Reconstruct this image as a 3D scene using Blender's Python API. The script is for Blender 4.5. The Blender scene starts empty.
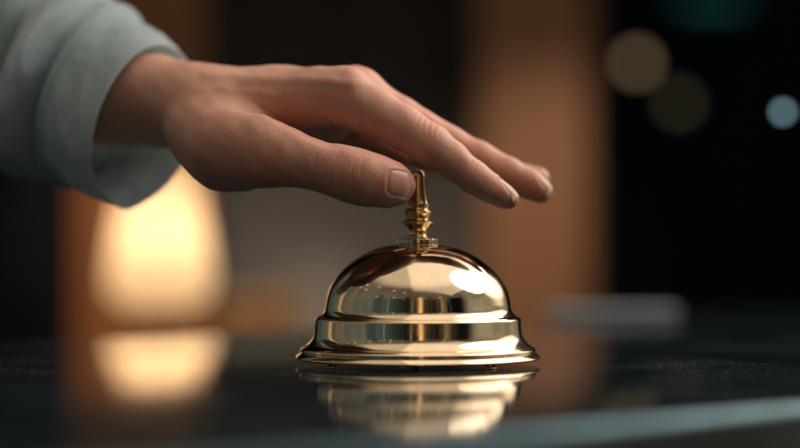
import bpy, bmesh, math, random
import numpy as np
from mathutils import Vector

random.seed(4)
rng = np.random.default_rng(7)
sc = bpy.context.scene
col = sc.collection

# ------------------------------------------------------------------ measures
D = 0.80                 # camera to bell axis, metres
F = 2151.0               # focal length in photograph pixels (800 wide)
CX, CZ = -0.0067, 0.0519 # camera x and height over the counter
S = D / F                # metres per photograph pixel at the bell


def P(px, py, mm=0.0):
    """a place in the photo at mm behind the bell axis -> world point"""
    k = (D + mm / 1000.0) / F
    return (CX + (px - 400) * k, mm / 1000.0, CZ - (py - 224) * k)


def Rm(r, mm=0.0):
    return r * (D + mm / 1000.0) / F


# ------------------------------------------------------------------ helpers
def tag(o, label=None, cat=None, group=None, kind=None):
    if label: o['label'] = label
    if cat: o['category'] = cat
    if group: o['group'] = group
    if kind: o['kind'] = kind
    return o


def empty(name, loc=(0, 0, 0)):
    o = bpy.data.objects.new(name, None)
    o.empty_display_size = 0.02
    col.objects.link(o)
    o.location = loc
    return o


def mesh_obj(name, verts, faces, mat, parent=None, smooth=True, loc=None):
    me = bpy.data.meshes.new(name)
    me.from_pydata([tuple(map(float, v)) for v in verts], [], [tuple(map(int, f)) for f in faces])
    me.update()
    if smooth:
        me.polygons.foreach_set('use_smooth', [True] * len(me.polygons))
    if mat: me.materials.append(mat)
    o = bpy.data.objects.new(name, me)
    col.objects.link(o)
    if parent:
        o.parent = parent
        o.matrix_parent_inverse = parent_inv(parent)
    if loc: o.location = loc
    return o


def parent_inv(p):
    from mathutils import Matrix
    # parts keep world coordinates in their meshes, so only a top-level Empty shifts them
    return Matrix.Translation((0, 0, 0) if p.parent else p.location).inverted()


def lathe(prof, n=128, fn=None):
    """prof list of (r,z); returns verts, faces"""
    vs, fs = [], []
    for (r, z) in prof:
        for i in range(n):
            a = 2 * math.pi * i / n
            rr = r if fn is None else fn(r, z, i)
            vs.append((rr * math.cos(a), rr * math.sin(a), z))
    m = len(prof)
    for j in range(m - 1):
        for i in range(n):
            i2 = (i + 1) % n
            fs.append((j * n + i, (j + 1) * n + i, (j + 1) * n + i2, j * n + i2))
    if prof[0][0] > 1e-6: fs.append(tuple(range(n)))
    if prof[-1][0] > 1e-6: fs.append(tuple(reversed(range((m - 1) * n, m * n))))
    return vs, fs


def smooth_profile(pts, sub=6):
    """Catmull-Rom through points; a point with a third value True is a corner"""
    out = []
    n = len(pts)
    for i in range(n - 1):
        p1, p2 = pts[i], pts[i + 1]
        c1 = len(p1) > 2; c2 = len(p2) > 2
        p0 = pts[i - 1] if i > 0 and not c1 else p1
        p3 = pts[i + 2] if i + 2 < n and not c2 else p2
        for k in range(sub):
            t = k / sub
            def cr(a, b, c, d):
                return 0.5 * ((2 * b) + (-a + c) * t + (2 * a - 5 * b + 4 * c - d) * t * t + (-a + 3 * b - 3 * c + d) * t ** 3)
            out.append((max(0, cr(p0[0], p1[0], p2[0], p3[0])), cr(p0[1], p1[1], p2[1], p3[1])))
    out.append((pts[-1][0], pts[-1][1]))
    return out


def bevel_box(name, size, loc, mat, parent=None, bev=0.003, rotz=0.0, seg=3):
    bm = bmesh.new()
    bmesh.ops.create_cube(bm, size=1)
    bmesh.ops.scale(bm, vec=size, verts=bm.verts)
    if bev: bmesh.ops.bevel(bm, geom=bm.edges[:], offset=bev, segments=seg, profile=0.5, affect='EDGES')
    me = bpy.data.meshes.new(name); bm.to_mesh(me); bm.free()
    me.materials.append(mat)
    o = bpy.data.objects.new(name, me); col.objects.link(o)
    o.location = loc; o.rotation_euler = (0, 0, rotz)
    if parent:
        o.parent = parent; o.matrix_parent_inverse = parent_inv(parent)
    return o


# ------------------------------------------------------------------ materials
def new_mat(name):
    m = bpy.data.materials.new(name)
    m.use_nodes = True
    nt = m.node_tree
    b = nt.nodes['Principled BSDF']
    return m, nt, b


def N(nt, t, **kw):
    n = nt.nodes.new(t)
    for k, v in kw.items():
        if k.startswith('i_'):
            n.inputs[k[2:].replace('_', ' ')].default_value = v
        else:
            setattr(n, k, v)
    return n


def ramp(nt, stops, interp='LINEAR'):
    r = nt.nodes.new('ShaderNodeValToRGB')
    r.color_ramp.interpolation = interp
    e = r.color_ramp.elements
    while len(e) < len(stops): e.new(0.5)
    for i, (p, c) in enumerate(stops):
        e[i].position = p
        e[i].color = (*c, 1) if len(c) == 3 else c
    return r


def metal(name, colr, rough, smudge=0.06, scratch=0.02, scale=60):
    m, nt, b = new_mat(name)
    L = nt.links.new
    b.inputs['Metallic'].default_value = 1
    tc = N(nt, 'ShaderNodeTexCoord')
    n1 = N(nt, 'ShaderNodeTexNoise', i_Scale=scale, i_Detail=6.0, i_Roughness=0.6)
    L(tc.outputs['Object'], n1.inputs['Vector'])
    r1 = ramp(nt, [(0.42, (0, 0, 0)), (0.72, (1, 1, 1))])
    L(n1.outputs['Fac'], r1.inputs['Fac'])
    mr = N(nt, 'ShaderNodeMapRange')
    mr.inputs['To Min'].default_value = rough
    mr.inputs['To Max'].default_value = rough + smudge
    L(r1.outputs['Color'], mr.inputs['Value'])
    L(mr.outputs['Result'], b.inputs['Roughness'])
    mx = N(nt, 'ShaderNodeMix', data_type='RGBA')
    mx.inputs['A'].default_value = (*colr, 1)
    mx.inputs['B'].default_value = (colr[0] * 0.9, colr[1] * 0.86, colr[2] * 0.8, 1)
    L(r1.outputs['Color'], mx.inputs['Factor'])
    L(mx.outputs['Result'], b.inputs['Base Color'])
    # very fine turning marks and micro dents
    n2 = N(nt, 'ShaderNodeTexNoise', i_Scale=900.0, i_Detail=3.0)
    mp = N(nt, 'ShaderNodeMapping')
    mp.inputs['Scale'].default_value = (0.35, 0.35, 3.0)
    L(tc.outputs['Object'], mp.inputs['Vector']); L(mp.outputs['Vector'], n2.inputs['Vector'])
    n3 = N(nt, 'ShaderNodeTexNoise', i_Scale=55.0, i_Detail=2.0)
    L(tc.outputs['Object'], n3.inputs['Vector'])
    ad = N(nt, 'ShaderNodeMath', operation='MULTIPLY_ADD')
    L(n2.outputs['Fac'], ad.inputs[0]); ad.inputs[1].default_value = scratch
    L(n3.outputs['Fac'], ad.inputs[2])
    bp = N(nt, 'ShaderNodeBump'); bp.inputs['Strength'].default_value = 0.25; bp.inputs['Distance'].default_value = 0.0003
    L(ad.outputs['Value'], bp.inputs['Height']); L(bp.outputs['Normal'], b.inputs['Normal'])
    return m


M_BELL = metal('champagne brass', (0.865, 0.715, 0.52), 0.065, 0.13)
M_KNOB = metal('yellow brass', (0.83, 0.58, 0.29), 0.07, 0.08)
M_COLLAR = metal('pale brass', (0.72, 0.62, 0.44), 0.12, 0.08)


def skin_material():
    m, nt, b = new_mat('skin')
    L = nt.links.new
    tc = N(nt, 'ShaderNodeTexCoord')
    n1 = N(nt, 'ShaderNodeTexNoise', i_Scale=45.0, i_Detail=2.0, i_Roughness=0.5)
    L(tc.outputs['Object'], n1.inputs['Vector'])
    r1 = ramp(nt, [(0.3, (0.62, 0.325, 0.245)), (0.5, (0.68, 0.375, 0.29)), (0.72, (0.72, 0.42, 0.33))])
    L(n1.outputs['Fac'], r1.inputs['Fac'])
    at = N(nt, 'ShaderNodeAttribute', attribute_name='flush')
    mx = N(nt, 'ShaderNodeMix', data_type='RGBA')
    L(at.outputs['Fac'], mx.inputs['Factor'])
    L(r1.outputs['Color'], mx.inputs['A'])
    mx.inputs['B'].default_value = (0.72, 0.28, 0.21, 1)
    # fine pores in colour
    n4 = N(nt, 'ShaderNodeTexNoise', i_Scale=700.0, i_Detail=3.0)
    L(tc.outputs['Object'], n4.inputs['Vector'])
    r4 = ramp(nt, [(0.35, (0.95, 0.94, 0.93)), (0.6, (1, 1, 1))])
    L(n4.outputs['Fac'], r4.inputs['Fac'])
    mu = N(nt, 'ShaderNodeMix', data_type='RGBA', blend_type='MULTIPLY')
    mu.inputs['Factor'].default_value = 1
    L(mx.outputs['Result'], mu.inputs['A']); L(r4.outputs['Color'], mu.inputs['B'])
    L(mu.outputs['Result'], b.inputs['Base Color'])
    b.inputs['Subsurface Weight'].default_value = 0.85
    b.inputs['Subsurface Radius'].default_value = (1.0, 0.32, 0.16)
    b.inputs['Subsurface Scale'].default_value = 0.0036
    b.inputs['Roughness'].default_value = 0.47
    b.inputs['Specular IOR Level'].default_value = 0.42
    v = N(nt, 'ShaderNodeTexVoronoi', i_Scale=950.0)
    v.feature = 'F1'
    mp = N(nt, 'ShaderNodeMapping'); mp.inputs['Scale'].default_value = (1.0, 1.0, 0.62)
    mp.inputs['Rotation'].default_value = (0.3, 0.5, 0.0)
    nw = N(nt, 'ShaderNodeTexNoise', i_Scale=160.0, i_Detail=2.0)
    L(tc.outputs['Object'], nw.inputs['Vector'])
    va = N(nt, 'ShaderNodeVectorMath', operation='MULTIPLY_ADD')
    L(nw.outputs['Color'], va.inputs[0]); va.inputs[1].default_value = (0.004, 0.004, 0.004)
    L(tc.outputs['Object'], va.inputs[2])
    L(va.outputs['Vector'], mp.inputs['Vector']); L(mp.outputs['Vector'], v.inputs['Vector'])
    n2 = N(nt, 'ShaderNodeTexNoise', i_Scale=260.0, i_Detail=5.0, i_Roughness=0.65)
    L(tc.outputs['Object'], n2.inputs['Vector'])
    ad = N(nt, 'ShaderNodeMath', operation='MULTIPLY_ADD')
    L(n2.outputs['Fac'], ad.inputs[0]); ad.inputs[1].default_value = 0.8
    L(v.outputs['Distance'], ad.inputs[2])
    bp = N(nt, 'ShaderNodeBump'); bp.inputs['Strength'].default_value = 0.28; bp.inputs['Distance'].default_value = 0.00026
    L(ad.outputs['Value'], bp.inputs['Height']); L(bp.outputs['Normal'], b.inputs['Normal'])
    return m


def nail_material(name, c, rough):
    m, nt, b = new_mat(name)
    b.inputs['Base Color'].default_value = (*c, 1)
    b.inputs['Subsurface Weight'].default_value = 0.6
    b.inputs['Subsurface Radius'].default_value = (1, .4, .25)
    b.inputs['Subsurface Scale'].default_value = 0.0012
    b.inputs['Roughness'].default_value = rough
    b.inputs['Coat Weight'].default_value = 0.12
    b.inputs['Coat Roughness'].default_value = 0.2
    return m


M_SKIN = skin_material()
M_NAIL = nail_material('nail', (0.66, 0.35, 0.275), 0.36)
M_NAILTIP = nail_material('nail free edge', (0.74, 0.52, 0.42), 0.4)


def cloth_material():
    m, nt, b = new_mat('sleeve cotton')
    L = nt.links.new
    tc = N(nt, 'ShaderNodeTexCoord')
    n1 = N(nt, 'ShaderNodeTexNoise', i_Scale=30.0, i_Detail=4.0)
    L(tc.outputs['Object'], n1.inputs['Vector'])
    r = ramp(nt, [(0.3, (0.60, 0.77, 0.87)), (0.7, (0.66, 0.82, 0.91))])
    L(n1.outputs['Fac'], r.inputs['Fac']); L(r.outputs['Color'], b.inputs['Base Color'])
    b.inputs['Roughness'].default_value = 0.85
    b.inputs['Sheen Weight'].default_value = 0.1
    tl = N(nt, 'ShaderNodeBsdfTranslucent'); tl.inputs['Color'].default_value = (0.62, 0.66, 0.64, 1)
    ms = N(nt, 'ShaderNodeMixShader'); ms.inputs[0].default_value = 0.5
    L(b.outputs[0], ms.inputs[1]); L(tl.outputs[0], ms.inputs[2]); L(ms.outputs[0], nt.nodes['Material Output'].inputs['Surface'])
    n2 = N(nt, 'ShaderNodeTexNoise', i_Scale=1400.0, i_Detail=2.0)
    L(tc.outputs['Object'], n2.inputs['Vector'])
    n3 = N(nt, 'ShaderNodeTexNoise', i_Scale=70.0, i_Detail=3.0)
    L(tc.outputs['Object'], n3.inputs['Vector'])
    ad = N(nt, 'ShaderNodeMath', operation='MULTIPLY_ADD')
    L(n3.outputs['Fac'], ad.inputs[0]); ad.inputs[1].default_value = 3.0
    L(n2.outputs['Fac'], ad.inputs[2])
    bp = N(nt, 'ShaderNodeBump'); bp.inputs['Strength'].default_value = 0.4; bp.inputs['Distance'].default_value = 0.0006
    L(ad.outputs['Value'], bp.inputs['Height']); L(bp.outputs['Normal'], b.inputs['Normal'])
    return m


M_CLOTH = cloth_material()


def counter_material():
    m, nt, b = new_mat('polished black stone')
    L = nt.links.new
    tc = N(nt, 'ShaderNodeTexCoord')
    n1 = N(nt, 'ShaderNodeTexNoise', i_Scale=22.0, i_Detail=6.0)
    L(tc.outputs['Object'], n1.inputs['Vector'])
    r = ramp(nt, [(0.35, (0.008, 0.018, 0.023)), (0.75, (0.014, 0.028, 0.034))])
    L(n1.outputs['Fac'], r.inputs['Fac'])
    # dust: sparse pale specks
    nd = N(nt, 'ShaderNodeTexNoise', i_Scale=850.0, i_Detail=2.0)
    L(tc.outputs['Object'], nd.inputs['Vector'])
    rd = ramp(nt, [(0.58, (0, 0, 0)), (0.66, (1, 1, 1))])
    L(nd.outputs['Fac'], rd.inputs['Fac'])
    nb = N(nt, 'ShaderNodeTexNoise', i_Scale=16.0, i_Detail=4.0, i_Distortion=0.6)
    L(tc.outputs['Object'], nb.inputs['Vector'])
    rb = ramp(nt, [(0.44, (0, 0, 0)), (0.68, (1, 1, 1))])
    L(nb.outputs['Fac'], rb.inputs['Fac'])
    mm = N(nt, 'ShaderNodeMath', operation='MULTIPLY')
    L(rd.outputs['Color'], mm.inputs[0]); L(rb.outputs['Color'], mm.inputs[1])
    mx = N(nt, 'ShaderNodeMix', data_type='RGBA')
    L(mm.outputs['Value'], mx.inputs['Factor']); L(r.outputs['Color'], mx.inputs['A'])
    mx.inputs['B'].default_value = (0.42, 0.42, 0.42, 1)
    L(mx.outputs['Result'], b.inputs['Base Color'])
    mr = N(nt, 'ShaderNodeMapRange')
    mr.inputs['To Min'].default_value = 0.035; mr.inputs['To Max'].default_value = 0.10
    L(nb.outputs['Fac'], mr.inputs['Value']); L(mr.outputs['Result'], b.inputs['Roughness'])
    b.inputs['IOR'].default_value = 1.6
    bp = N(nt, 'ShaderNodeBump'); bp.inputs['Strength'].default_value = 0.25; bp.inputs['Distance'].default_value = 0.00003
    L(nd.outputs['Fac'], bp.inputs['Height']); L(bp.outputs['Normal'], b.inputs['Normal'])
    return m


def plain(name, c, rough=0.6, c2=None, scale=8.0, stretch=(1, 1, 1), spec=0.5):
    m, nt, b = new_mat(name)
    L = nt.links.new
    tc = N(nt, 'ShaderNodeTexCoord')
    mp = N(nt, 'ShaderNodeMapping'); mp.inputs['Scale'].default_value = stretch
    n1 = N(nt, 'ShaderNodeTexNoise', i_Scale=scale, i_Detail=6.0)
    L(tc.outputs['Object'], mp.inputs['Vector']); L(mp.outputs['Vector'], n1.inputs['Vector'])
    c2 = c2 or tuple(x * 0.8 for x in c)
    r = ramp(nt, [(0.3, c2), (0.7, c)])
    L(n1.outputs['Fac'], r.inputs['Fac']); L(r.outputs['Color'], b.inputs['Base Color'])
    b.inputs['Roughness'].default_value = rough
    b.inputs['Specular IOR Level'].default_value = spec
    return m


def emitter(name, c, s):
    m, nt, b = new_mat(name)
    nt.nodes.remove(b)
    e = N(nt, 'ShaderNodeEmission'); e.inputs['Color'].default_value = (*c, 1); e.inputs['Strength'].default_value = s
    nt.links.new(e.outputs[0], nt.nodes['Material Output'].inputs['Surface'])
    return m


M_COUNTER = counter_material()
M_WALL = plain('plaster', (0.34, 0.30, 0.27), 0.8, scale=3.0)
M_NAVY = plain('navy paint', (0.003, 0.0065, 0.015), 0.9, scale=3.0, spec=0.05)
M_DARKWOOD = plain('dark wood', (0.034, 0.030, 0.027), 0.8, spec=0.1, scale=9, stretch=(1, 1, .1))
M_WOOD = plain('brown wood', (0.25, 0.112, 0.046), 0.6, (0.20, 0.085, 0.036), scale=14.0, stretch=(1, 1, .08))
M_PAPER = plain('paper', (0.30, 0.37, 0.42), 0.7, scale=20)
M_BRONZE = metal('bronze', (0.35, 0.25, 0.16), 0.3)
M_FLOOR = plain('floor', (0.02, 0.02, 0.022), 0.5, scale=4)

# ------------------------------------------------------------------ the counter
ANG = math.radians(42.5)
ux, uy = math.cos(ANG), math.sin(ANG)          # along the counter
# front edge passes the point under photo pixel (600, 425); back edge under (400, 325)
def ground(px, py):
    z = CZ * F / (py - 224.0)
    return (CX + (px - 400) * z / F, z - D)
fx, fy = ground(600, 423)
bx, by = ground(400, 325)
nx, ny = -uy, ux                               # across, away from camera
wid = (bx - fx) * nx + (by - fy) * ny
TH = 0.030
# section of the slab: (across, z), rounded top front edge
sec = []
R1 = 0.0050
for k in range(13):
    a = math.pi * k / 24
    sec.append((R1 - R1 * math.cos(a), -R1 + R1 * math.sin(a)))
sec = [(0.002, -TH), (0.0, -TH + 0.002)] + sec
for k in range(13):
    a = math.pi * k / 24
    sec.append((wid - 0.002 + 0.002 * math.sin(a), -0.002 + 0.002 * math.cos(a)))
sec += [(wid, -TH + 0.002), (wid - 0.002, -TH)]
vs, fs = [], []
L0, L1 = -1.3, 1.5
for l in (L0, L1):
    for (a, z) in sec:
        vs.append((fx + ux * l + nx * a, fy + uy * l + ny * a, z))
n = len(sec)
for i in range(n):
    j = (i + 1) % n
    fs.append((i, i + n, j + n, j))
fs.append(tuple(range(n))); fs.append(tuple(range(2 * n - 1, n - 1, -1)))
counter = mesh_obj('counter', vs, fs, M_COUNTER, None, True)
counter['kind'] = 'structure'
em = counter.modifiers.new('e', 'EDGE_SPLIT'); em.split_angle = math.radians(40)
M_TRIM = metal('satin steel', (0.055, 0.105, 0.130), 0.36, 0.1)
tsec = [(R1 - (R1 + .0006) * math.cos(math.pi * k / 24), -R1 + (R1 + .0006) * math.sin(math.pi * k / 24)) for k in range(2, 9)]
vs, fs = [], []
for l in (L0, L1):
    for (a, z) in tsec:
        vs.append((fx + ux * l + nx * a, fy + uy * l + ny * a, z))
n = len(tsec)
fs = [(i, i + n, i + 1 + n, i + 1) for i in range(n - 1)]
tr_o = mesh_obj('counter_trim', vs, fs, M_TRIM); tr_o['kind'] = 'structure'
s_ = tr_o.modifiers.new('s', 'SOLIDIFY'); s_.thickness = 0.0004; s_.offset = 0
# body under the slab
body_w = wid - 0.05
c_mid = ((L0 + L1) / 2)
bevel_box('counter_body', (L1 - L0 - 0.06, body_w, 0.95),
          (fx + ux * c_mid + nx * (0.03 + body_w / 2), fy + uy * c_mid + ny * (0.03 + body_w / 2), -TH - 0.95 / 2 - 0.001),
          M_DARKWOOD, None, 0.002, ANG)['kind'] = 'structure'
FLOOR_Z = -TH - 0.952
fl = mesh_obj('floor', [(-6, -3, FLOOR_Z - .003), (6, -3, FLOOR_Z - .003), (6, 6, FLOOR_Z - .003), (-6, 6, FLOOR_Z - .003)], [(0, 1, 2, 3)], M_FLOOR)
fl['kind'] = 'structure'

# ------------------------------------------------------------------ the bell
def pr(r, y, *c): return (r * S, (363.5 - y) * S) + c
bell = empty('service_bell', (0, 0, 0))
tag(bell, 'polished brass call bell with domed body standing on the black counter', 'bell')

dome_pts = [pr(6, 244.2), pr(20, 244.8), pr(37.5, 247.6), pr(53.5, 254), pr(67.5, 263.2), pr(78.5, 273.5), pr(85.8, 283.5),
            pr(90, 293), pr(92.2, 303), pr(93.4, 310), pr(97, 314.6), pr(101, 316.8, 1), pr(102.8, 319), pr(103.2, 325), pr(104.0, 333), pr(106, 338.5),
            pr(110.5, 343.6), pr(115, 346.6), pr(117.4, 348.6), pr(117.6, 350.4), pr(116.6, 351.2, 1)]
outer = smooth_profile(dome_pts, 8)
inner = [(max(0.001, r - 0.0012), z - 0.0008) for r, z in outer][::-1]
v, f = lathe(outer + inner[1:], 192)
mesh_obj('dome', v, f, M_BELL, bell)
rim_pts = [pr(112, 351.6, 1), pr(116.2, 351.7), pr(118.4, 352.8), pr(120.4, 354.6), pr(122.0, 356.6), pr(121.6, 357.6), pr(119, 358.5), pr(112, 358.8, 1), pr(60, 358.8, 1), pr(1, 358.8)]
v, f = lathe(smooth_profile(rim_pts, 6), 192)
mesh_obj('base_rim', v, f, M_BELL, bell)

col_pts = [pr(6, 245.6, 1), pr(19.5, 245.2, 1), pr(20.6, 244.3), pr(20.6, 239.2), pr(19.6, 238.3, 1), pr(8, 238.0)]
v, f = lathe(smooth_profile(col_pts, 3), 288, lambda r, z, i: r - (0.00042 if (i % 8) < 3 and r > 19.8 * S else 0))
mesh_obj('collar', v, f, M_COLLAR, bell, smooth=False)
v, f = lathe([pr(0.5, 247.2), pr(17, 247.0), pr(17.4, 246.0), pr(17, 245.3), pr(1, 245.2)], 96)
mesh_obj('washer', v, f, M_COLLAR, bell)

k_pts = [pr(9.6, 238.2), pr(9.8, 236.6), pr(8.6, 234.5), pr(8.6, 231), pr(10.2, 228.4), pr(13.6, 225.2), pr(16.0, 222.9), pr(14.6, 221.4), pr(11.6, 219.6), pr(11.0, 217.4),
         pr(12.4, 214.8), pr(13.9, 212.6), pr(13.3, 211.0), pr(11.2, 209.0), pr(10.8, 206.8), pr(11.2, 204.8), pr(10.9, 203.2), pr(10.2, 201), pr(9.1, 195.5), pr(8.0, 188),
         pr(7.5, 182), pr(7.35, 178), pr(6.9, 175), pr(5.9, 172.4), pr(4.2, 170.6), pr(2.2, 169.7), pr(0, 169.4)]
v, f = lathe(smooth_profile(k_pts, 5), 96)
mesh_obj('plunger', v, f, M_KNOB, bell)
for ang in (-138, -52, 90):
    # small bent brass foot: strip that hooks outwards
    a = math.radians(ang)
    pts = [(0.0390, 0.0021), (0.0402, 0.0020), (0.0410, 0.0016), (0.0422, 0.0008), (0.0424, 0.0003), (0.0415, 0.0001)]
    vs, fs = [], []
    w = 0.0022
    t = (-math.sin(a), math.cos(a))
    for (r, z) in pts:
        for s in (-1, 1):
            for dz in (0, 0.0005):
                vs.append(((r - dz) * math.cos(a) + t[0] * w * s, (r - dz) * math.sin(a) + t[1] * w * s, z + dz * 0.3))
    for i in range(len(pts) - 1):
        b0 = i * 4; b1 = b0 + 4
        for q in ((0, 1), (1, 3), (3, 2), (2, 0)):
            fs.append((b0 + q[0], b0 + q[1], b1 + q[1], b1 + q[0]))
    fs.append((0, 2, 3, 1)); e = (len(pts) - 1) * 4; fs.append((e, e + 1, e + 3, e + 2))
    mesh_obj('foot', vs, fs, M_KNOB, bell)
v, f = lathe([(0.0, 0.0006), (0.0007, 0.0007), (0.0008, 0.0019), (0.0, 0.0021)], 16)
peg = mesh_obj('peg', [(x + 0.042 * math.cos(math.radians(-98)), y + 0.042 * math.sin(math.radians(-98)), z) for x, y, z in v], f, M_KNOB, bell)

# ------------------------------------------------------------------ the hand: implicit surface
class Cone:
    def __init__(s, a, b, ra, rb, dy=1.0):
        s.a = np.array(a, np.float32); s.b = np.array(b, np.float32)
        s.ra, s.rb, s.dy = ra, rb, dy
        s.s = np.array([1, dy, 1], np.float32)
    def __call__(s, p):
        q = (p - s.a) * s.s
        ab = (s.b - s.a) * s.s
        t = np.clip(q @ ab / float(ab @ ab), 0, 1)
        d = np.sqrt(((q - t[:, None] * ab) ** 2).sum(1))
        return d - (s.ra + (s.rb - s.ra) * t)


def chain(js, dy=1.0):
    out = []
    for (x0, y0, d0, r0), (x1, y1, d1, r1) in zip(js[:-1], js[1:]):
        out.append(Cone(P(x0, y0, d0), P(x1, y1, d1), Rm(r0, d0), Rm(r1, d1), dy))
    return out


def smin(a, b, k):
    h = np.maximum(k - np.abs(a - b), 0) / k
    return np.minimum(a, b) - h * h * h * k / 6.0


def fold(prims, p, k):
    d = prims[0](p)
    for c in prims[1:]:
        d = smin(d, c(p), k)
    return d


forearm = chain([(-110, 45, 150, 44), (40, 82, 90, 43), (110, 97, 59, 43.5), (150, 100, 46, 41.5), (185, 107, 33, 38), (225, 112, 24, 37)], 0.84)
meta = (chain([(205, 110, 20, 33), (270, 104, 15, 27), (318, 98, 8, 25), (346, 95, 3, 26)], 0.95)
        + chain([(205, 108, 26, 34), (280, 98, 22, 25), (358, 93, 21, 24.5)])
        + chain([(205, 112, 36, 32), (285, 104, 38, 24), (362, 101, 38, 22)])
        + chain([(205, 118, 44, 30), (285, 122, 50, 25), (350, 125, 53, 20)])
        + chain([(250, 128, 26, 24), (330, 122, 28, 20)]))
index = chain([(342, 96, 2, 26), (372, 111, 0, 24.5), (402, 127, -2, 21.5), (430, 145, -4, 20.2), (452, 160, -4.5, 17.2), (474, 177.5, -5, 15.8), (490, 188.5, -5, 13.6), (504, 196.5, -5, 11.0), (510, 199.5, -5, 8.8)])
middle = chain([(358, 95, 21, 24), (400, 117, 22, 19.5), (450, 143.5, 22, 16.3), (480, 158, 21, 15.3), (508, 173, 20, 14.8), (528, 183, 19.5, 14.0), (540, 190.5, 19, 12.4)])
ring = chain([(362, 103, 38, 21), (410, 130, 41, 16.5), (450, 150, 43, 14.8), (505, 172.5, 41, 12.8), (538, 178.8, 39, 11.4)])
pinky = chain([(350, 125, 53, 19.5), (400, 151.5, 60, 13.6), (430, 159.5, 61, 11.4), (455, 166, 60, 9.5)])
thenar = chain([(205, 134, 10, 37), (226, 149, 2, 37.5), (246, 157, -3, 31.5)], 0.95)
thumb = chain([(222, 145, -5, 35), (242, 149, -10, 35), (262, 152, -13.5, 35), (285, 156.5, -15, 28.5), (305, 162, -15.5, 23.8), (325, 168, -16, 22.6), (344, 173, -16, 25.0), (362, 178, -15.5, 25.6), (378, 181.5, -14, 23.6), (391, 184.5, -12, 21.2), (396, 186, -10.5, 17.5)], 1.22)
web = chain([(300, 130, 8, 13), (330, 150, 16, 8)])


def sdf(p):
    palm = fold(forearm + meta + thenar, p, 0.013)
    fi = fold(index, p, 0.0035)
    fm = fold(middle, p, 0.0035)
    fr = fold(ring, p, 0.0035)
    fp = fold(pinky, p, 0.0035)
    fg = smin(smin(smin(fi, fm, 0.0012), fr, 0.0012), fp, 0.0012)
    h = smin(palm, fg, 0.006)
    ft = fold(thumb, p, 0.005)
    h = smin(h, ft, 0.0032)
    return h


def sdf_c(p, n=400000):
    return np.concatenate([sdf(p[i:i + n]) for i in range(0, len(p), n)])


def grad(p, d0, e=0.0003):
    g = np.empty_like(p)
    for k in range(3):
        d = np.zeros(3, np.float32); d[k] = e
        g[:, k] = sdf_c(p + d) - d0
    return g / (np.linalg.norm(g, axis=1, keepdims=True) + 1e-12)


def surface_nets(lo, hi, h):
    nx_, ny_, nz_ = [int(math.ceil((hi[k] - lo[k]) / h)) + 1 for k in range(3)]
    xs = lo[0] + h * np.arange(nx_); ys = lo[1] + h * np.arange(ny_); zs = lo[2] + h * np.arange(nz_)
    # coarse culling: only evaluate where the surface can be
    vol = np.empty((nx_, ny_, nz_), np.float32)
    B = 8
    for i in range(0, nx_, B):
        for j in range(0, ny_, B):
            gx, gy, gz = np.meshgrid(xs[i:i + B], ys[j:j + B], zs, indexing='ij')
            blk = np.stack([gx, gy, gz], -1).astype(np.float32)
            # probe block centres along z
            kz = np.arange(0, nz_, B)
            c = np.stack([np.full(len(kz), xs[i:i + B].mean()), np.full(len(kz), ys[j:j + B].mean()),
                          np.array([zs[k:k + B].mean() for k in kz])], -1).astype(np.float32)
            dc = sdf(c)
            for q, k in enumerate(kz):
                if abs(dc[q]) > h * B * 0.9 + 0.0012:
                    vol[i:i + B, j:j + B, k:k + B] = dc[q]
                else:
                    sub = blk[:, :, k:k + B]
                    vol[i:i + B, j:j + B, k:k + B] = sdf(sub.reshape(-1, 3)).reshape(sub.shape[:3])
    ins = vol < 0
    acc = np.zeros((nx_ - 1, ny_ - 1, nz_ - 1, 3), np.float32); cnt = np.zeros((nx_ - 1, ny_ - 1, nz_ - 1), np.float32)
    cs = [(a, b, c) for a in (0, 1) for b in (0, 1) for c in (0, 1)]
    def sl(c): return tuple(slice(c[k], (nx_, ny_, nz_)[k] - 1 + c[k]) for k in range(3))
    for a in cs:
        for k in range(3):
            if a[k] == 0:
                b = list(a); b[k] = 1; b = tuple(b)
                va, vb = vol[sl(a)], vol[sl(b)]
                cr = (va < 0) != (vb < 0)
                t = np.where(cr, va / np.where(cr, va - vb, 1), 0)
                for q in range(3):
                    acc[..., q] += np.where(cr, a[q] + (t if q == k else 0), 0)
                cnt += cr
    m = cnt > 0
    idx = -np.ones(m.shape, np.int64); idx[m] = np.arange(m.sum())
    cells = np.argwhere(m)
    pos = (cells + acc[m] / cnt[m][:, None]) * h + np.array(lo)
    quads = []
    for k in range(3):
        a1, a2 = (k + 1) % 3, (k + 2) % 3
        s0 = [slice(None)] * 3; s1 = [slice(None)] * 3
        s0[k] = slice(0, -1); s1[k] = slice(1, None)
        A, Bv = ins[tuple(s0)], ins[tuple(s1)]
        e = np.argwhere(A != Bv)
        e = e[(e[:, a1] > 0) & (e[:, a2] > 0) & (e[:, a1] < ins.shape[a1] - 1) & (e[:, a2] < ins.shape[a2] - 1)]
        o1 = np.zeros(3, int); o1[a1] = 1; o2 = np.zeros(3, int); o2[a2] = 1
        q = np.stack([idx[tuple((e - o1 - o2).T)], idx[tuple((e - o2).T)], idx[tuple(e.T)], idx[tuple((e - o1).T)]], 1)
        fl_ = A[tuple(e.T)]
        q[~fl_] = q[~fl_][:, ::-1]
        quads.append(q)
    q = np.concatenate(quads)
    return pos.astype(np.float32), q[(q >= 0).all(1)]


GRID = 0.0009
lo = (P(-90, 0, 120)[0], -0.034, P(0, 225, 0)[2])
hi = (P(566, 0, 20)[0], 0.165, P(0, -30, 60)[2])
pos, quads = surface_nets(lo, hi, GRID)


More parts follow.
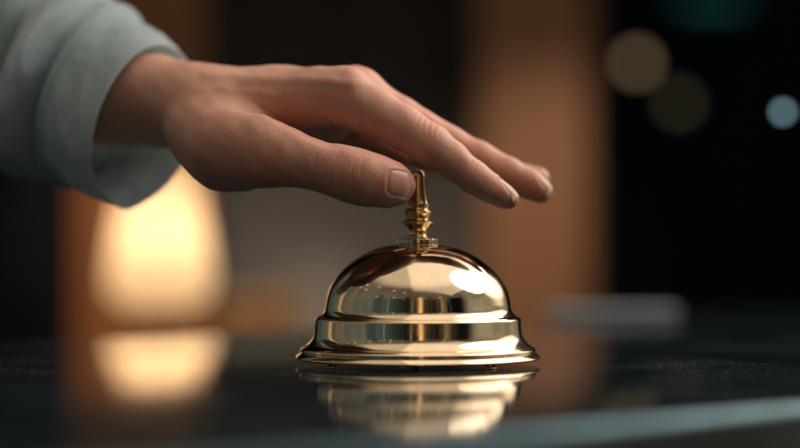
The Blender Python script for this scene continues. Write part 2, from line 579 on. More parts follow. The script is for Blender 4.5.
def subdivide(p, q):
    n0 = len(p)
    e = np.concatenate([q[:, [k, (k + 1) % 4]] for k in range(4)])
    es = np.sort(e, 1)
    key = es[:, 0].astype(np.int64) * n0 + es[:, 1]
    uq, inv = np.unique(key, return_inverse=True)
    em_ = (p[uq // n0] + p[uq % n0]) / 2
    fc = p[q].mean(1)
    m = len(q)
    E = [n0 + inv[k * m:(k + 1) * m] for k in range(4)]
    Cn = n0 + len(uq) + np.arange(m)
    out = [np.stack([q[:, k], E[k], Cn, E[(k + 3) % 4]], 1) for k in range(4)]
    return np.concatenate([p, em_, fc]).astype(np.float32), np.concatenate(out)


pos, quads = subdivide(pos, quads)
d = sdf_c(pos); g = grad(pos, d)
pos = pos - np.clip(d, -0.0009, 0.0009)[:, None] * g
nrm = grad(pos, sdf_c(pos))


# photo coordinates of every vertex: only used to know where the creases of this hand run
def to_px(p):
    z = p[:, 1] + D
    return np.stack([400 + (p[:, 0] - CX) * F / z, 224 - (p[:, 2] - CZ) * F / z], 1)


px = to_px(pos)


def seg_dist(pts, poly):
    best = np.full(len(pts), 1e9, np.float32); along = np.zeros(len(pts), np.float32)
    tot = len(poly) - 1
    for i in range(tot):
        a = np.array(poly[i], float); b = np.array(poly[i + 1], float)
        ab = b - a
        t = np.clip(((pts - a) @ ab) / (ab @ ab), 0, 1)
        d = np.linalg.norm(pts - (a + t[:, None] * ab), axis=1)
        m = d < best
        best[m] = d[m]; along[m] = (i + t[m]) / tot
    return best, along


disp = np.zeros(len(pos), np.float32)
near = nrm[:, 1] < 0.35
top = (nrm[:, 2] > -0.3) & (pos[:, 1] < 0.014)


def crease(poly, depth_mm, sig, mask, ridge=0.12):
    d, al = seg_dist(px, poly)
    w = np.exp(-(d / sig) ** 2) - ridge * np.exp(-((d - 2.2 * sig) / (1.3 * sig)) ** 2)
    fade = np.clip(np.minimum(al, 1 - al) * 5 + 0.12, 0, 1)
    disp[mask] -= (w * fade * depth_mm / 1000.0)[mask]


th_m = near & (pos[:, 1] < 0.004)
# thumb joint folds
crease([(333, 153), (327, 161), (324, 170), (325, 180), (329, 188)], 0.16, 1.0, th_m)
crease([(343, 152), (336, 160), (331, 170), (330, 180), (333, 191)], 0.36, 1.0, th_m)
crease([(352, 153), (345, 161), (341, 171), (340, 182), (342, 192)], 0.42, 1.0, th_m)
crease([(359, 157), (353, 166), (351, 175), (352, 183)], 0.26, 1.0, th_m)
crease([(318, 152), (314, 162), (313, 174)], 0.15, 1.2, th_m)
crease([(365, 160), (361, 168), (360, 176)], 0.26, 1.0, th_m)
crease([(308, 150), (305, 160), (304, 170)], 0.06, 1.6, th_m)
# index middle-joint folds
for (x, y, l, dd) in ((418, 119, 7, .16), (423, 122, 10, .24), (428.5, 125.5, 12, .30), (434, 129, 12, .28), (439, 133, 9, .22), (413, 116, 5, .12)):
    crease([(x + 3.5, y - l * .55), (x, y), (x - 1.0, y + l * .6)], dd * 0.62, 1.0, top)
# index end-joint folds
for (x, y, l, dd) in ((471, 164, 6, .14), (475, 167.5, 7, .18), (479, 171, 5, .12)):
    crease([(x + 2.5, y - l * .5), (x, y), (x - 1.5, y + l * .5)], dd, 1.1, top)
# crease lines under the index knuckle and web
crease([(327, 117), (331, 127), (338, 137)], 0.35, 2.2, th_m | near, 0.2)
crease([(352, 118), (362, 132), (372, 143)], 0.15, 3.0, near, 0.1)
crease([(250, 101), (262, 109), (280, 121), (300, 132), (322, 143), (340, 148)], 0.5, 2.6, near & (pos[:, 1] < 0.012), 0.05)
# loose low relief so that the surfaces are not perfectly round
def waves(p, f, seed):
    r = np.random.default_rng(seed); o = np.zeros(len(p), np.float32)
    for _ in range(7):
        k = r.normal(size=3); k /= np.linalg.norm(k)
        o += np.sin((p @ k) * f * r.uniform(.6, 1.5) + r.uniform(0, 6.28))
    return o / 7
disp += np.where(px[:, 0] > 360, 0.00028, 0.0005) * waves(pos, 260, 1) + 0.00022 * waves(pos, 700, 2)
# wrist tendon / knuckle relief along the back of the hand
d, al = seg_dist(px, [(205, 74), (260, 78), (320, 80), (350, 84)])
disp += np.where(near, 0.0006 * np.exp(-(d / 5) ** 2), 0)
d, al = seg_dist(px, [(352, 74), (356, 78)])
disp += np.where(pos[:, 1] < 0.02, 0.0010 * np.exp(-(d / 9) ** 2), 0)

for poly, am, sg in (([(178, 92), (215, 88), (250, 92), (300, 98)], .35, 3.0), ([(215, 88), (245, 82), (300, 82)], .25, 3.0), ([(190, 120), (215, 112), (238, 108)], .45, 4.0)):
    d, al = seg_dist(px, poly)
    disp += np.where(near & (pos[:, 1] < 0.03), 0.4 * am / 1000 * np.exp(-(d / sg) ** 2) * np.clip(np.minimum(al, 1 - al) * 5, 0, 1), 0)

# nail beds: frames on the fingers
def unit(v):
    v = np.array(v, float); return v / np.linalg.norm(v)


def nail_frame(c, tip, out):
    c = np.array(P(*c)); t = np.array(P(*tip))
    u = unit(t - c)
    w = unit(np.array(out) - np.dot(np.array(out), u) * u)
    v_ = np.cross(w, u)
    return c, u, v_, w


nails = [  # centre, direction point, outward normal, half length, half width, free edge share
    dict(c=(391.5, 185, -12), t=(409.5, 188, -8), out=(0.05, -1, 0.12), L=0.0064, W=0.0050, tip=0.08, mm='thumb'),
    dict(c=(504, 195.5, -5), t=(520, 206, -6), out=(0.55, 0.02, 0.92), L=0.0052, W=0.0040, tip=0.15, mm='index'),
    dict(c=(539.5, 188.5, 19), t=(553, 197, 18), out=(0.55, -0.10, 0.92), L=0.0050, W=0.0042, tip=0.13, mm='middle'),
    dict(c=(537, 178, 39), t=(549, 183, 38), out=(0.5, -0.15, 0.92), L=0.0046, W=0.0040, tip=0.16, mm='ring'),
    dict(c=(453, 165, 60), t=(466, 170, 60), out=(0.4, -0.15, 0.92), L=0.0040, W=0.0034, tip=0.16, mm='pinky'),
]
for nl in nails:
    c, u, v_, w = nail_frame(nl['c'], nl['t'], nl['out'])
    nl['f'] = (c, u, v_, w)
    q = pos - c
    a = (q @ u) / nl['L']; b = (q @ v_) / nl['W']; o = q @ w
    r = (np.abs(a) ** 3.2 + np.abs(b) ** 3.2) ** (1 / 3.2)
    m = (o > 0) & (np.abs(a) < 1.8) & (np.abs(b) < 1.8) & (nrm @ w > 0.15)
    inside = np.clip((1.0 - r) / 0.12, 0, 1)
    lip = np.exp(-((r - 1.13) / 0.11) ** 2)
    lip = lip * np.where(a > 0.7, 0.0, 1)
    disp[m] += (-0.00050 * inside * np.clip((0.75 - a) / 0.3, 0, 1) + 0.00016 * lip)[m]
pos2 = pos + disp[:, None] * nrm

hand_root = empty('person', (P(-90, 60, 120)[0], 0.115, 0.1))
tag(hand_root, 'person in a pale sleeve reaching in from the left to press the bell', 'person')
skin = mesh_obj('hand', pos2, quads, M_SKIN, hand_root)
# redness at finger ends, knuckles and thumb joint as a real pigment attribute
fl_a = np.zeros(len(pos), np.float32)
for (x, y, dmm, r, s) in ((512, 200, -5, 16, .8), (545, 192, 19, 16, .75), (540, 182, 39, 13, .7), (396, 186, -12, 26, .55), (346, 84, 2, 20, .45), (432, 138, -4, 15, .45),
                          (476, 172, -5, 12, .35), (345, 172, -18, 22, .35), (375, 135, 5, 24, .35), (250, 165, -12, 40, .3), (385, 150, 30, 60, .35)):
    q = np.linalg.norm(pos - np.array(P(x, y, dmm), np.float32), axis=1)
    fl_a = np.maximum(fl_a, s * np.exp(-(q / (r * S)) ** 2))
at = skin.data.attributes.new('flush', 'FLOAT', 'POINT')
at.data.foreach_set('value', fl_a)

# fingernails
for nl in nails:
    c, u, v_, w = nl['f']
    nu, nv = 25, 19
    pts = []
    for i in range(nu):
        for j in range(nv):
            a = -1 + 2 * i / (nu - 1); b = -1 + 2 * j / (nv - 1)
            # square -> squircle
            e = 0.52
            aa = a * math.sqrt(1 - e * b * b / 1.0 * 0.5); bb = b * math.sqrt(1 - e * a * a * 0.5)
            aa *= 0.97; bb *= 0.97
            pts.append((aa, bb))
    pts = np.array(pts)
    st = c + pts[:, :1] * nl['L'] * u + pts[:, 1:] * nl['W'] * v_
    # march in from outside onto the finger
    t = np.full(len(pts), 0.014)
    for _ in range(40):
        pp = (st + t[:, None] * w).astype(np.float32)
        dd = sdf(pp)
        t -= np.clip(dd, -0.002, 0.002) * 0.7
    hgt = t.reshape(nu, nv)
    lim = hgt[:int(nu * 0.6), nv // 2]
    # past the finger's end the nail carries on instead of following the skin round
    for j in range(nv):
        for i in range(1, nu):
            slope_prev = hgt[i - 1, j] - (hgt[i - 2, j] if i > 1 else hgt[i - 1, j] )
            lo_ = hgt[i - 1, j] + max(slope_prev, -0.00060) - 0.00012
            if i > nu * 0.45: hgt[i, j] = max(hgt[i, j], lo_)
    # widthwise arch kept gentle
    for i in range(nu):
        mid = hgt[i, nv // 2]
        for j in range(nv):
            b = abs(-1 + 2 * j / (nv - 1))
            hgt[i, j] = max(hgt[i, j], mid - 0.0027 * b * b * (nl['W'] / 0.0048) - 0.0004)
    base = np.array([-1 + 2 * (k // nv) / (nu - 1) for k in range(nu * nv)])
    side = np.abs(np.array([-1 + 2 * (k % nv) / (nv - 1) for k in range(nu * nv)]))
    off = 0.00002 - 0.0004 * np.clip((-0.80 - base) / 0.2, 0, 1) - 0.00035 * np.clip((side - 0.86) / 0.14, 0, 1) * (base < 0.6)
    P1 = st + (hgt.reshape(-1) + off)[:, None] * w
    P0 = P1 - 0.00035 * w
    V = np.concatenate([P1, P0]); Fc = []; mats = []
    n_ = nu * nv
    for i in range(nu - 1):
        for j in range(nv - 1):
            k = i * nv + j
            tipf = 1 if (i / (nu - 1)) > 1 - nl['tip'] * (0.8 + 0.4 * (1 - ((j - nv / 2) / (nv / 2)) ** 2)) else 0
            Fc.append((k, k + nv, k + nv + 1, k + 1)); mats.append(tipf)
            Fc.append((n_ + k, n_ + k + 1, n_ + k + nv + 1, n_ + k + nv)); mats.append(tipf)
    def rimf(k1, k2): Fc.append((k1, k2, n_ + k2, n_ + k1)); mats.append(0)
    for j in range(nv - 1):
        rimf(j, j + 1); rimf((nu - 1) * nv + j + 1, (nu - 1) * nv + j)
    for i in range(nu - 1):
        rimf((i + 1) * nv, i * nv); rimf(i * nv + nv - 1, (i + 1) * nv + nv - 1)
    o = mesh_obj('fingernail', V, Fc, M_NAIL, skin)
    o.data.materials.append(M_NAILTIP)
    o.data.polygons.foreach_set('material_index', mats)
    bm = bmesh.new(); bm.from_mesh(o.data); bmesh.ops.recalc_face_normals(bm, faces=bm.faces); bm.to_mesh(o.data); bm.free()
    es = o.modifiers.new('e', 'EDGE_SPLIT'); es.split_angle = math.radians(50)

# ------------------------------------------------------------------ sleeve and cuff
def ring_pt(C, V, H, a):
    # a: 0 = top, 90 = near camera, 180 = bottom, 270 = far
    C = np.array(P(*C))
    k = (D + 0.05) / F
    Vv = np.array([V[0] * k, 0, V[1] * k]); Hv = np.array([H[0] * k, H[1] / 1000.0, 0])
    return C + Vv * math.cos(a) + Hv * math.sin(a)


def lerp_rings(rings, t):
    n_ = len(rings) - 1
    x = min(max(t, 0), 0.99999) * n_; i = int(x); f_ = x - i
    def g(k):
        k = max(0, min(n_, k)); return np.array([*rings[k][0], *rings[k][1], *rings[k][2]], float)
    a, b, c, d_ = g(i - 1), g(i), g(i + 1), g(i + 2)
    r = 0.5 * ((2 * b) + (-a + c) * f_ + (2 * a - 5 * b + 4 * c - d_) * f_ ** 2 + (-a + 3 * b - 3 * c + d_) * f_ ** 3)
    return r[:3], r[3:5], r[5:7]


R_open = ((146, 126, 44), (20, 77), (-42, -25))
R_seam = ((100, 100, 63), (24, 87), (-42, -27))
R_2 = ((60, 80, 82), (22, 99), (-41, -33))
R_3 = ((0, 52, 108), (18, 116), (-42, -38))
R_4 = ((-70, 25, 140), (10, 125), (-40, -42))
R_5 = ((-190, -10, 190), (0, 130), (-40, -45))


def build_tube(name, rings, nu, na, dispf, thick, mat, parent):
    V, Fc = [], []
    for i in range(nu):
        t = i / (nu - 1)
        C, Vv, Hv = lerp_rings(rings, t)
        cen = np.array(P(*C))
        for j in range(na):
            a = 2 * math.pi * j / na
            p = ring_pt(C, Vv, Hv, a)
            dirn = (p - cen); L_ = np.linalg.norm(dirn); dirn /= L_
            V.append(p + dirn * dispf(t, a))
    for i in range(nu - 1):
        for j in range(na):
            j2 = (j + 1) % na
            Fc.append((i * na + j, i * na + j2, (i + 1) * na + j2, (i + 1) * na + j))
    o = mesh_obj(name, V, Fc, mat, parent)
    s_ = o.modifiers.new('s', 'SOLIDIFY'); s_.thickness = thick; s_.offset = 0
    return o


def bump1(x, c, w): return math.exp(-((x - c) / w) ** 2)


from mathutils import noise as mnoise


def crumple(t, a, ft, fa, seed):
    # sharp-crested small wrinkles: ridged noise stretched round the arm
    v = mnoise.noise(Vector((t * ft, math.cos(a) * fa + seed, math.sin(a) * fa + 0.7 * t * ft * 0.3)))
    w = mnoise.noise(Vector((t * ft * 2.1 + 9, math.cos(a) * fa * 1.7 + seed, math.sin(a) * fa * 1.7)))
    return (1 - abs(v) * 3.0) * 0.7 + (1 - abs(w) * 3.0) * 0.3


def sleeve_disp(t, a):
    # t 0 at cuff seam -> 1 far out of frame ; near side a ~ pi/2
    ad = math.degrees(a)
    near_w = max(0.0, math.sin(a)) ** 0.7 if math.sin(a) > 0 else 0
    low = 1 / (1 + math.exp(-(ad - 66) / 9)) / (1 + math.exp((ad - 160) / 8))
    d = 0.0
    sh = 0.02 * (ad - 110) / 50
    d -= 0.0120 * bump1(t, 0.100 + sh * 1.0, 0.030) * low      # deep fold behind the cuff seam
    d += 0.0080 * bump1(t, 0.215 + sh * 1.5, 0.038) * low
    d -= 0.0150 * bump1(t, 0.315 + sh * 1.0, 0.034) * low
    d += 0.004 * bump1(t, 0.50, 0.07) * low
    d -= 0.005 * bump1(t, 0.66, 0.06) * near_w
    d += 0.0009 * math.sin(9 * t * 6.28 * 0.5 + 2 * a) * min(1, t * 8) * 0.6
    d += 0.0007 * math.sin(31 * t + 3 * a + 1.0) * min(1, t * 8)
    d += 0.0005 * bump1(t, 0.045, 0.025)                       # puffs out just above the cuff
    d -= 0.0011 * bump1(t, 0.0, 0.015)
    d += 0.0022 * crumple(t, a, 15.0, 1.1, 3.0) * min(1, t * 14)
    return d


def cuff_disp(t, a):
    ad = math.degrees(a)
    d = 0.0006 * math.sin(3 * a + 1.0)
    d += 0.0022 * bump1(ad, 182, 16) * (1 - t)                 # pointed low corner
    d -= 0.0012 * bump1(t, 0.88, 0.02)                        # stitched seam groove
    d -= 0.00035 * bump1(t, 0.80, 0.02)
    d += 0.0005 * bump1(t, 0.0, 0.03) - 0.0004 * bump1(t, 0.10, 0.018)   # hem and its stitch line
    d += 0.0008 * math.sin(2 * a + 6 * t)
    d += 0.0007 * crumple(t * 0.2, a, 14.0, 1.6, 8.0) * min(1, t * 3)
    return d


sleeve = build_tube('sleeve', [R_seam, R_2, R_3, R_4, R_5], 160, 180, sleeve_disp, 0.0006, M_CLOTH, hand_root)
cuff = build_tube('cuff', [R_open, ((122, 112, 53), (22, 82), (-42.5, -26.3)), ((97, 98.5, 64), (24, 87.5), (-42, -27.5))], 60, 180, cuff_disp, 0.0008, M_CLOTH, sleeve)

# ------------------------------------------------------------------ background
def back_box(name, px0, px1, z, depth, mat, py0=None, py1=None, zlo=None, bev=0.004, parent=None):
    """a box standing at distance z from the camera whose front spans photo columns px0..px1"""
    k = z / F
    x0 = CX + (px0 - 400) * k; x1 = CX + (px1 - 400) * k
    zt = CZ - (py0 - 224) * k if py0 is not None else 2.0
    zb = CZ - (py1 - 224) * k if py1 is not None else (FLOOR_Z if zlo is None else zlo)
    return bevel_box(name, (x1 - x0, depth, zt - zb), ((x0 + x1) / 2, z - D + depth / 2, (zt + zb) / 2), mat, parent, bev)


WZ = 2.95
wall = back_box('wall', -700, 1500, WZ, 0.06, M_WALL, bev=0)
tag(wall, 'plain plaster back wall behind lamp and bell', 'wall', kind='structure')
cab = empty('tall_cabinet', (P(0, 0, 0)[0] - .45, 1.6, FLOOR_Z))
tag(cab, 'near black tall cabinet at the left edge behind the sleeve', 'cabinet')
back_box('carcass', -330, 60, 2.12, 0.12, M_NAVY, parent=cab)
for (a, b) in ((-326, -136), (-132, 57)):
    dr = back_box('door', a, b, 2.104, 0.016, M_NAVY, py0=-560, py1=1000, parent=cab, bev=.002)
wp = empty('wood_panel', (-0.3, 1.5, FLOOR_Z))
tag(wp, 'brown wooden panel standing behind the lit lamp', 'panel')
back_box('board', 40, 206, 2.30, 0.04, M_WOOD, parent=wp)
back_box('edge_strip', 206.5, 211, 2.295, 0.05, M_DARKWOOD, parent=wp)
wb = empty('lamp_glow_block', (-0.16, 1.15, -0.2))  # added block, stands in for the lamp's orange glow low on the wall
tag(wb, 'added light brown block standing in for the lamp glow on the low wall', 'box')
M_GLOWBLOCK = plain('glow block wood', (0.60, 0.36, 0.17), 0.5, (0.50, 0.28, 0.12), scale=14.0, stretch=(.1, 1, 1))  # colour lightened so the block reads as lamp glow
back_box('body', 216, 292, 1.90, 0.10, M_GLOWBLOCK, py0=306, zlo=-0.1995, parent=wb)
back_box('block_top', 214, 294, 1.895, 0.11, M_GLOWBLOCK, py0=297, py1=305.5, parent=wb, bev=.002)
pil = empty('wooden_pillar', (0.12, 1.8, FLOOR_Z))
tag(pil, 'square brown wooden pillar right of the bell in the background', 'pillar')
back_box('shaft', 480, 589, 2.60, 0.16, M_WOOD, parent=pil, zlo=FLOOR_Z + .12)
back_box('plinth', 476, 593, 2.585, 0.18, M_DARKWOOD, parent=pil, py0=None if False else 1140, zlo=FLOOR_Z)
rc = empty('bookcase', (0.6, 1.9, FLOOR_Z))
tag(rc, 'near black panelled unit filling the right background', 'cabinet')
back_box('carcass', 612, 1300, 2.78, 0.16, M_NAVY, parent=rc)
for (a, b) in ((616, 780), (784, 948), (952, 1116)):
    back_box('panel', a, b, 2.762, 0.018, M_NAVY, py0=-500, py1=1000, parent=rc, bev=.003)
hc = empty('wall_cabinet', (-0.1, 2.0, 0.2))
tag(hc, 'dark hanging cabinet high on the wall above the hand', 'cabinet')
back_box('carcass', 205, 462, 2.70, 0.24, M_DARKWOOD, py0=-400, py1=158, parent=hc)
for (a, b) in ((208, 332), (336, 459)):
    back_box('door', a, b, 2.684, 0.016, M_DARKWOOD, py0=-395, py1=153, parent=hc, bev=.002)

# desk behind the counter that the lamp stands on
dz = -0.20
desk = empty('desk', (-0.2, 1.0, FLOOR_Z))
tag(desk, 'low dark desk behind the counter under the lamp', 'desk')
bevel_box('desk_top', (1.5, 0.5, 0.03), (-0.30, 1.02, dz - 0.015), M_DARKWOOD, desk, .003)
for x in (-1.0, 0.4):
    for y in (0.82, 1.22):
        bevel_box('leg', (0.05, 0.05, dz - 0.03 - FLOOR_Z), (x, y, (dz - .03 + FLOOR_Z) / 2), M_DARKWOOD, desk, .003)

# table lamp
LZ = 1.72
lk = LZ / F
lx = CX + (160 - 400) * lk
ly = LZ - D
lamp = empty('table_lamp', (lx, ly, dz))
tag(lamp, 'lit table lamp with glowing cream shade behind the counter', 'lamp')
ztop = CZ - (162 - 224) * lk; zbot = CZ - (312 - 224) * lk
m_sh, nt, b = new_mat('lamp shade cloth')
nt.nodes.remove(b)
tr = N(nt, 'ShaderNodeBsdfTranslucent'); tr.inputs['Color'].default_value = (0.92, 0.76, 0.60, 1)
df = N(nt, 'ShaderNodeBsdfDiffuse'); df.inputs['Color'].default_value = (0.75, 0.68, 0.55, 1)
mxs = N(nt, 'ShaderNodeMixShader'); mxs.inputs[0].default_value = 0.3
nt.links.new(tr.outputs[0], mxs.inputs[1]); nt.links.new(df.outputs[0], mxs.inputs[2])
nt.links.new(mxs.outputs[0], nt.nodes['Material Output'].inputs['Surface'])
def sy(y_): return CZ - (y_ - 224) * lk
v, f = lathe(smooth_profile([(32 * lk, sy(160)), (37 * lk, sy(190)), (44 * lk, sy(225)), (50 * lk, sy(260)), (52 * lk, sy(280)), (49 * lk, sy(293)), (40 * lk, sy(303)), (28 * lk, sy(308))], 5), 96)
f = [q for q in f if len(q) == 4]
sh = mesh_obj('lamp_shade', [(x + lx, y + ly, z) for x, y, z in v], f, m_sh, lamp)
v, f = lathe(smooth_profile([(0.0, dz), (0.045, dz + 0.001, 1), (0.045, dz + 0.008), (0.012, dz + 0.02), (0.007, dz + 0.05), (0.013, dz + 0.08), (0.007, dz + 0.11), (0.006, zbot + 0.03), (0.0, zbot + 0.032)], 5), 48)
mesh_obj('stand', [(x + lx, y + ly, z) for x, y, z in v], f, M_BRONZE, lamp)
M_BULB = emitter('bulb', (1.0, 0.72, 0.42), 12)
v, f = lathe(smooth_profile([(0.0, zbot + 0.032), (0.006, zbot + 0.034), (0.014, zbot + 0.055), (0.011, zbot + 0.072), (0, zbot + 0.078)], 5), 32)
mesh_obj('bulb', [(x + lx, y + ly, z) for x, y, z in v], f, M_BULB, lamp)

# pile of paper near the far edge of the counter, right
pt = empty('paper_stack', (0.11, 0.30, 0))
tag(pt, 'low grey-blue pile of folded paper near the far edge of the counter', 'paper')
gx, gy = ground(615, 316)
for i in range(2):
    bevel_box('sheet_bundle', (0.074, 0.04, 0.0016), (gx + random.uniform(-.001, .001), gy + 0.02, 0.0010 + i * 0.0018), M_PAPER, pt, .0006, random.uniform(-.05, .05))

# small distant lights that the lens turns into discs
def bulb(px_, py_, z, r, c, s, label):
    k = z / F
    o = empty('indicator_light', (CX + (px_ - 400) * k, z - D, CZ - (py_ - 224) * k))
    tag(o, label, 'light', 'small lights in the dark background')
    lx_, ly_, lz_ = o.location
    v, f = lathe(smooth_profile([(0, -r), (r * .75, -r * .66), (r, 0), (r * .75, r * .66), (0, r)], 4), 24)
    mesh_obj('bulb', [(x + lx_, y + ly_, zz + lz_) for x, y, zz in v], f, emitter('glow', c, s), o)
    v, f = lathe([(0.0001, 0), (r * 1.15, 0), (r * 1.15, r * .8), (0.0001, r * .8)], 24)
    mesh_obj('socket', [(x + lx_, zz + ly_ + r * .6, y + lz_) for x, y, zz in v], f, M_NAVY, o)
    return o


bulb(637, 63, 2.70, 0.0090, (1.0, 0.66, 0.34), 0.85, 'dim amber light, brighter of the two round glows at upper right')
bulb(679, 103, 2.70, 0.0085, (0.9, 0.78, 0.38), 0.23, 'faint olive light, dimmer disc below and right of the amber one')
o = bulb(783, 112, 1.20, 0.0024, (0.50, 0.80, 0.95), 1.8, 'small pale blue pendant light on a black cord by the right edge')
x_, y_, z_ = o.location
v, f = lathe([(0.0008, z_ + 0.004), (0.0008, z_ + 1.2)], 10)
mesh_obj('cord', [(a_ + x_, b_ + y_, c_) for a_, b_, c_ in v], f, M_NAVY, o)

# teal glowing strip high on the right
k = 2.70 / F
ts = empty('light_strip', (CX + 312 * k, 1.9, CZ + 225 * k))
tag(ts, 'blurred teal light strip at the top right', 'light')
bevel_box('diffuser', (0.075, 0.006, 0.012), (CX + (712 - 400) * k, 1.9, CZ + (224 - 2) * k), emitter('teal', (0.10, 0.75, 0.68), 0.09), ts, .002)
bevel_box('housing', (0.085, 0.014, 0.02), (CX + (712 - 400) * k, 1.912, CZ + (224 - 2) * k), M_NAVY, ts, .002)

# ------------------------------------------------------------------ light
def area(name, loc, target, sx, sy, power, c, spread=180):
    l = bpy.data.lights.new(name, 'AREA'); l.shape = 'RECTANGLE'; l.size = sx; l.size_y = sy
    l.energy = power; l.color = c; l.spread = math.radians(spread)
    o = bpy.data.objects.new(name, l); col.objects.link(o)
    o.location = loc
    o.rotation_euler = (Vector(target) - Vector(loc)).to_track_quat('-Z', 'Y').to_euler()
    return o


def rad(L, sx, sy): return L * math.pi * sx * sy      # watts for a given radiance

area('ceiling_softbox', (0.50, 0.20, 1.05), (0.40, 0.20, 0), 2.6, 1.3, rad(0.54, 2.6, 1.3), (1.0, 0.86, 0.72))
kl = area('key_light', (0.42, 0.03, 0.44), (0.03, -0.005, 0.07), 0.42, 0.42, rad(2.9, 0.42, 0.42), (1.0, 0.86, 0.77))
kl.data.shape = 'DISK'
area('rear_rim', (0.45, 0.75, 0.65), (0.03, 0.02, 0.08), 0.25, 0.25, rad(4.0, 0.25, 0.25), (1.0, 0.80, 0.62))
# bulb of the table lamp
pl = bpy.data.lights.new('lamp_bulb_light', 'POINT'); pl.energy = 0.043; pl.color = (1.0, 0.62, 0.39); pl.shadow_soft_size = 0.016
po = bpy.data.objects.new('lamp_bulb_light', pl); col.objects.link(po); po.location = (lx, ly, zbot + 0.085)
# pillar spot, wall wash and added fill spots
def spot(name, loc, tgt, power, c, ang, r=0.03, blend=1.0):
    l = bpy.data.lights.new(name, 'SPOT'); l.energy = power; l.color = c; l.spot_size = math.radians(ang); l.spot_blend = blend; l.shadow_soft_size = r
    o = bpy.data.objects.new(name, l); col.objects.link(o); o.location = loc
    o.rotation_euler = (Vector(tgt) - Vector(loc)).to_track_quat('-Z', 'Y').to_euler()
    return o
kz = 2.6 / F
spot('pillar_spot', (0.45, 1.05, 0.55), (CX + 135 * kz, 1.8, CZ + 15 * kz), 26.0, (1.0, 0.80, 0.60), 24)
spot('panel_fill_spot', (lx - 0.02, ly + 0.16, 0.16), (-0.345, 1.5, -0.02), 6.0, (1.0, 0.55, 0.25), 62)  # added warm spot behind the lamp, gives the panel its orange glow
spot('block_fill_spot', (lx + 0.12, ly - 0.02, 0.18), (-0.135, 1.1, -0.02), 0.6, (1.0, 0.66, 0.36), 30)  # added spot beside the lamp, brightens the block that stands for its glow
spot('wall_wash', (-0.10, 1.35, -0.45), (-0.12, 2.15, 0.00), 6.5, (1.0, 0.88, 0.74), 60)

# world: a dim room around the camera
w = bpy.data.worlds.new('World'); sc.world = w; w.use_nodes = True
nt = w.node_tree; bg = nt.nodes['Background']
L = nt.links.new
tc = N(nt, 'ShaderNodeTexCoord')
sp = N(nt, 'ShaderNodeSeparateXYZ'); L(tc.outputs['Generated'], sp.inputs[0])


def mth(op, a, b_=None, c_=None):
    n_ = N(nt, 'ShaderNodeMath', operation=op)
    for i_, q_ in enumerate((a, b_, c_)):
        if q_ is None: continue
        if isinstance(q_, (int, float)): n_.inputs[i_].default_value = q_
        else: L(q_, n_.inputs[i_])
    return n_.outputs[0]


def smooth(val, lo_, hi_):
    m_ = N(nt, 'ShaderNodeMapRange'); m_.interpolation_type = 'SMOOTHSTEP'
    m_.inputs['From Min'].default_value = lo_; m_.inputs['From Max'].default_value = hi_
    L(val, m_.inputs['Value']); return m_.outputs[0]


def mixc(f_, a, b_, bt='MIX'):
    m_ = N(nt, 'ShaderNodeMix', data_type='RGBA', blend_type=bt)
    if isinstance(f_, (int, float)): m_.inputs['Factor'].default_value = f_
    else: L(f_, m_.inputs['Factor'])
    for nm, q_ in (('A', a), ('B', b_)):
        if isinstance(q_, tuple): m_.inputs[nm].default_value = (*q_, 1)
        else: L(q_, m_.inputs[nm])
    return m_.outputs['Result']


az = mth('ARCTAN2', sp.outputs['X'], mth('MULTIPLY', sp.outputs['Y'], -1.0))      # 0 = behind the camera, + = right
cb = N(nt, 'ShaderNodeCombineXYZ'); L(az, cb.inputs['X'])
nz = N(nt, 'ShaderNodeTexNoise', i_Scale=2.3, i_Detail=2.0); L(cb.outputs[0], nz.inputs['Vector'])
warp = mth('MULTIPLY_ADD', nz.outputs['Fac'], 12.0, mth('MULTIPLY', az, 17.0))
cell = mth('FLOOR', warp)
wn = N(nt, 'ShaderNodeTexWhiteNoise', noise_dimensions='1D'); L(cell, wn.inputs['W'])
wn2 = N(nt, 'ShaderNodeTexWhiteNoise', noise_dimensions='1D'); L(mth('FLOOR', mth('MULTIPLY', warp, 4.3)), wn2.inputs['W'])
sep = N(nt, 'ShaderNodeSeparateColor'); L(wn.outputs['Color'], sep.inputs[0])
sep2 = N(nt, 'ShaderNodeSeparateColor'); L(wn2.outputs['Color'], sep2.inputs[0])
r_big = ramp(nt, [(0.0, (0.006, 0.008, 0.009)), (0.40, (0.016, 0.015, 0.014)), (0.60, (0.10, 0.085, 0.065)), (0.8, (0.04, 0.05, 0.05)), (0.92, (0.42, 0.36, 0.27))], 'CONSTANT')
L(sep.outputs[0], r_big.inputs['Fac'])
r_thin = ramp(nt, [(0.0, (0.35, 0.35, 0.35)), (0.45, (0.8, 0.8, 0.8)), (0.80, (0.15, 0.15, 0.15)), (0.90, (3.6, 2.6, 1.5))], 'CONSTANT')
L(sep2.outputs[1], r_thin.inputs['Fac'])
band = mixc(1.0, r_big.outputs['Color'], r_thin.outputs['Color'], 'MULTIPLY')
line = mixc(mth('GREATER_THAN', sep2.outputs[0], 0.93), band, (0.55, 0.33, 0.14))
# every band stops at its own height, above it dim wall
topz = mth('MULTIPLY_ADD', sep.outputs[1], 0.26, 0.34)
above = mth('GREATER_THAN', sp.outputs['Z'], topz)
nw = N(nt, 'ShaderNodeTexNoise', i_Scale=3.0, i_Detail=4.0); L(tc.outputs['Generated'], nw.inputs['Vector'])
wallc = mixc(nw.outputs['Fac'], (0.05, 0.042, 0.033), (0.17, 0.14, 0.105))
c1 = mixc(above, line, wallc)
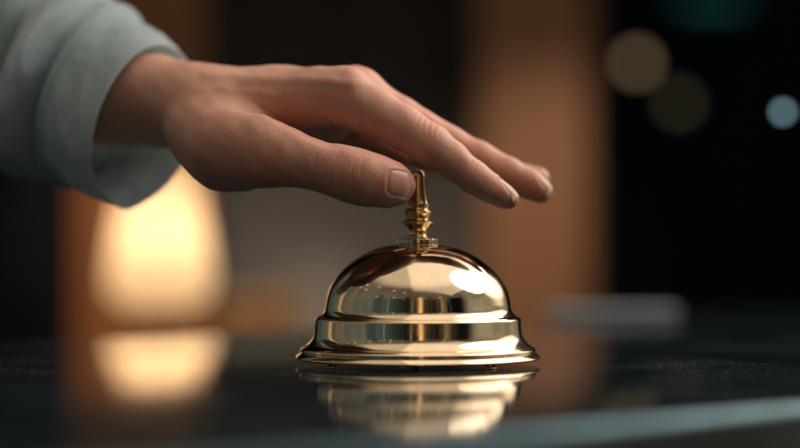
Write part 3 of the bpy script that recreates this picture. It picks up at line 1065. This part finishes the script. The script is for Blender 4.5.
# pale wall on the right and a paler patch far left
rw = mth('MULTIPLY', smooth(az, 0.95, 1.25), smooth(az, 2.75, 2.5))
c2 = mixc(rw, c1, mixc(smooth(nw.outputs['Fac'], 0.35, 0.65), (0.20, 0.18, 0.135), (0.36, 0.32, 0.25)))
lw = mth('MULTIPLY', smooth(az, -0.95, -1.1), smooth(az, -1.75, -1.5))
c2 = mixc(mth('MULTIPLY', lw, 0.3), c2, (0.22, 0.20, 0.17))
# ceiling
c3 = mixc(smooth(sp.outputs['Z'], 0.74, 0.90), c2, (0.62, 0.52, 0.40))
# big soft bright window high on the right
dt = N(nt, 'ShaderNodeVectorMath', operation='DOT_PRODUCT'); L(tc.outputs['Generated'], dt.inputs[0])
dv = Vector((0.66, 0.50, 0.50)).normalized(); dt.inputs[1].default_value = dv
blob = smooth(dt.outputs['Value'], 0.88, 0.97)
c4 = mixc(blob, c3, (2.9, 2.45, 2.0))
c4 = mixc(mth('MULTIPLY', smooth(az, -0.15, -0.7), smooth(sp.outputs['Z'], 0.75, 0.3)), c4, (0.035, 0.06, 0.066), 'ADD')  # broad cool tint added from the left as fill for the sleeve
# small ceiling lamps
vo = N(nt, 'ShaderNodeTexVoronoi', i_Scale=7.0); L(tc.outputs['Generated'], vo.inputs['Vector'])
dot = mth('MULTIPLY', mth('LESS_THAN', vo.outputs['Distance'], 0.10), mth('MULTIPLY', smooth(sp.outputs['Z'], 0.35, 0.45), smooth(sp.outputs['Z'], 0.8, 0.7)))
c5 = mixc(dot, c4, (3.0, 2.1, 1.1))
# floor side
c6 = mixc(smooth(sp.outputs['Z'], -0.03, -0.15), c5, (0.006, 0.010, 0.013))
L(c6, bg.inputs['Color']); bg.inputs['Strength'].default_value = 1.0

# ------------------------------------------------------------------ camera
cam = bpy.data.cameras.new('camera'); co = bpy.data.objects.new('camera', cam); col.objects.link(co)
co.location = (CX, -D, CZ); co.rotation_euler = (math.radians(90), 0, 0)
cam.sensor_width = 36; cam.lens = F / 800 * 36; cam.clip_start = 0.02; cam.clip_end = 50
cam.dof.use_dof = True; cam.dof.focus_distance = 0.778; cam.dof.aperture_fstop = (cam.lens / 1000) / 0.031
cam.dof.aperture_blades = 0
sc.camera = co
sc.view_settings.view_transform = 'Standard'; sc.view_settings.look = 'None'
sc.view_settings.exposure = 0; sc.view_settings.gamma = 1
sc.render.engine = 'CYCLES'
sc.cycles.use_denoising = True
sc.cycles.max_bounces = 8
sc.cycles.caustics_reflective = False; sc.cycles.caustics_refractive = False
sc.cycles.sample_clamp_indirect = 6
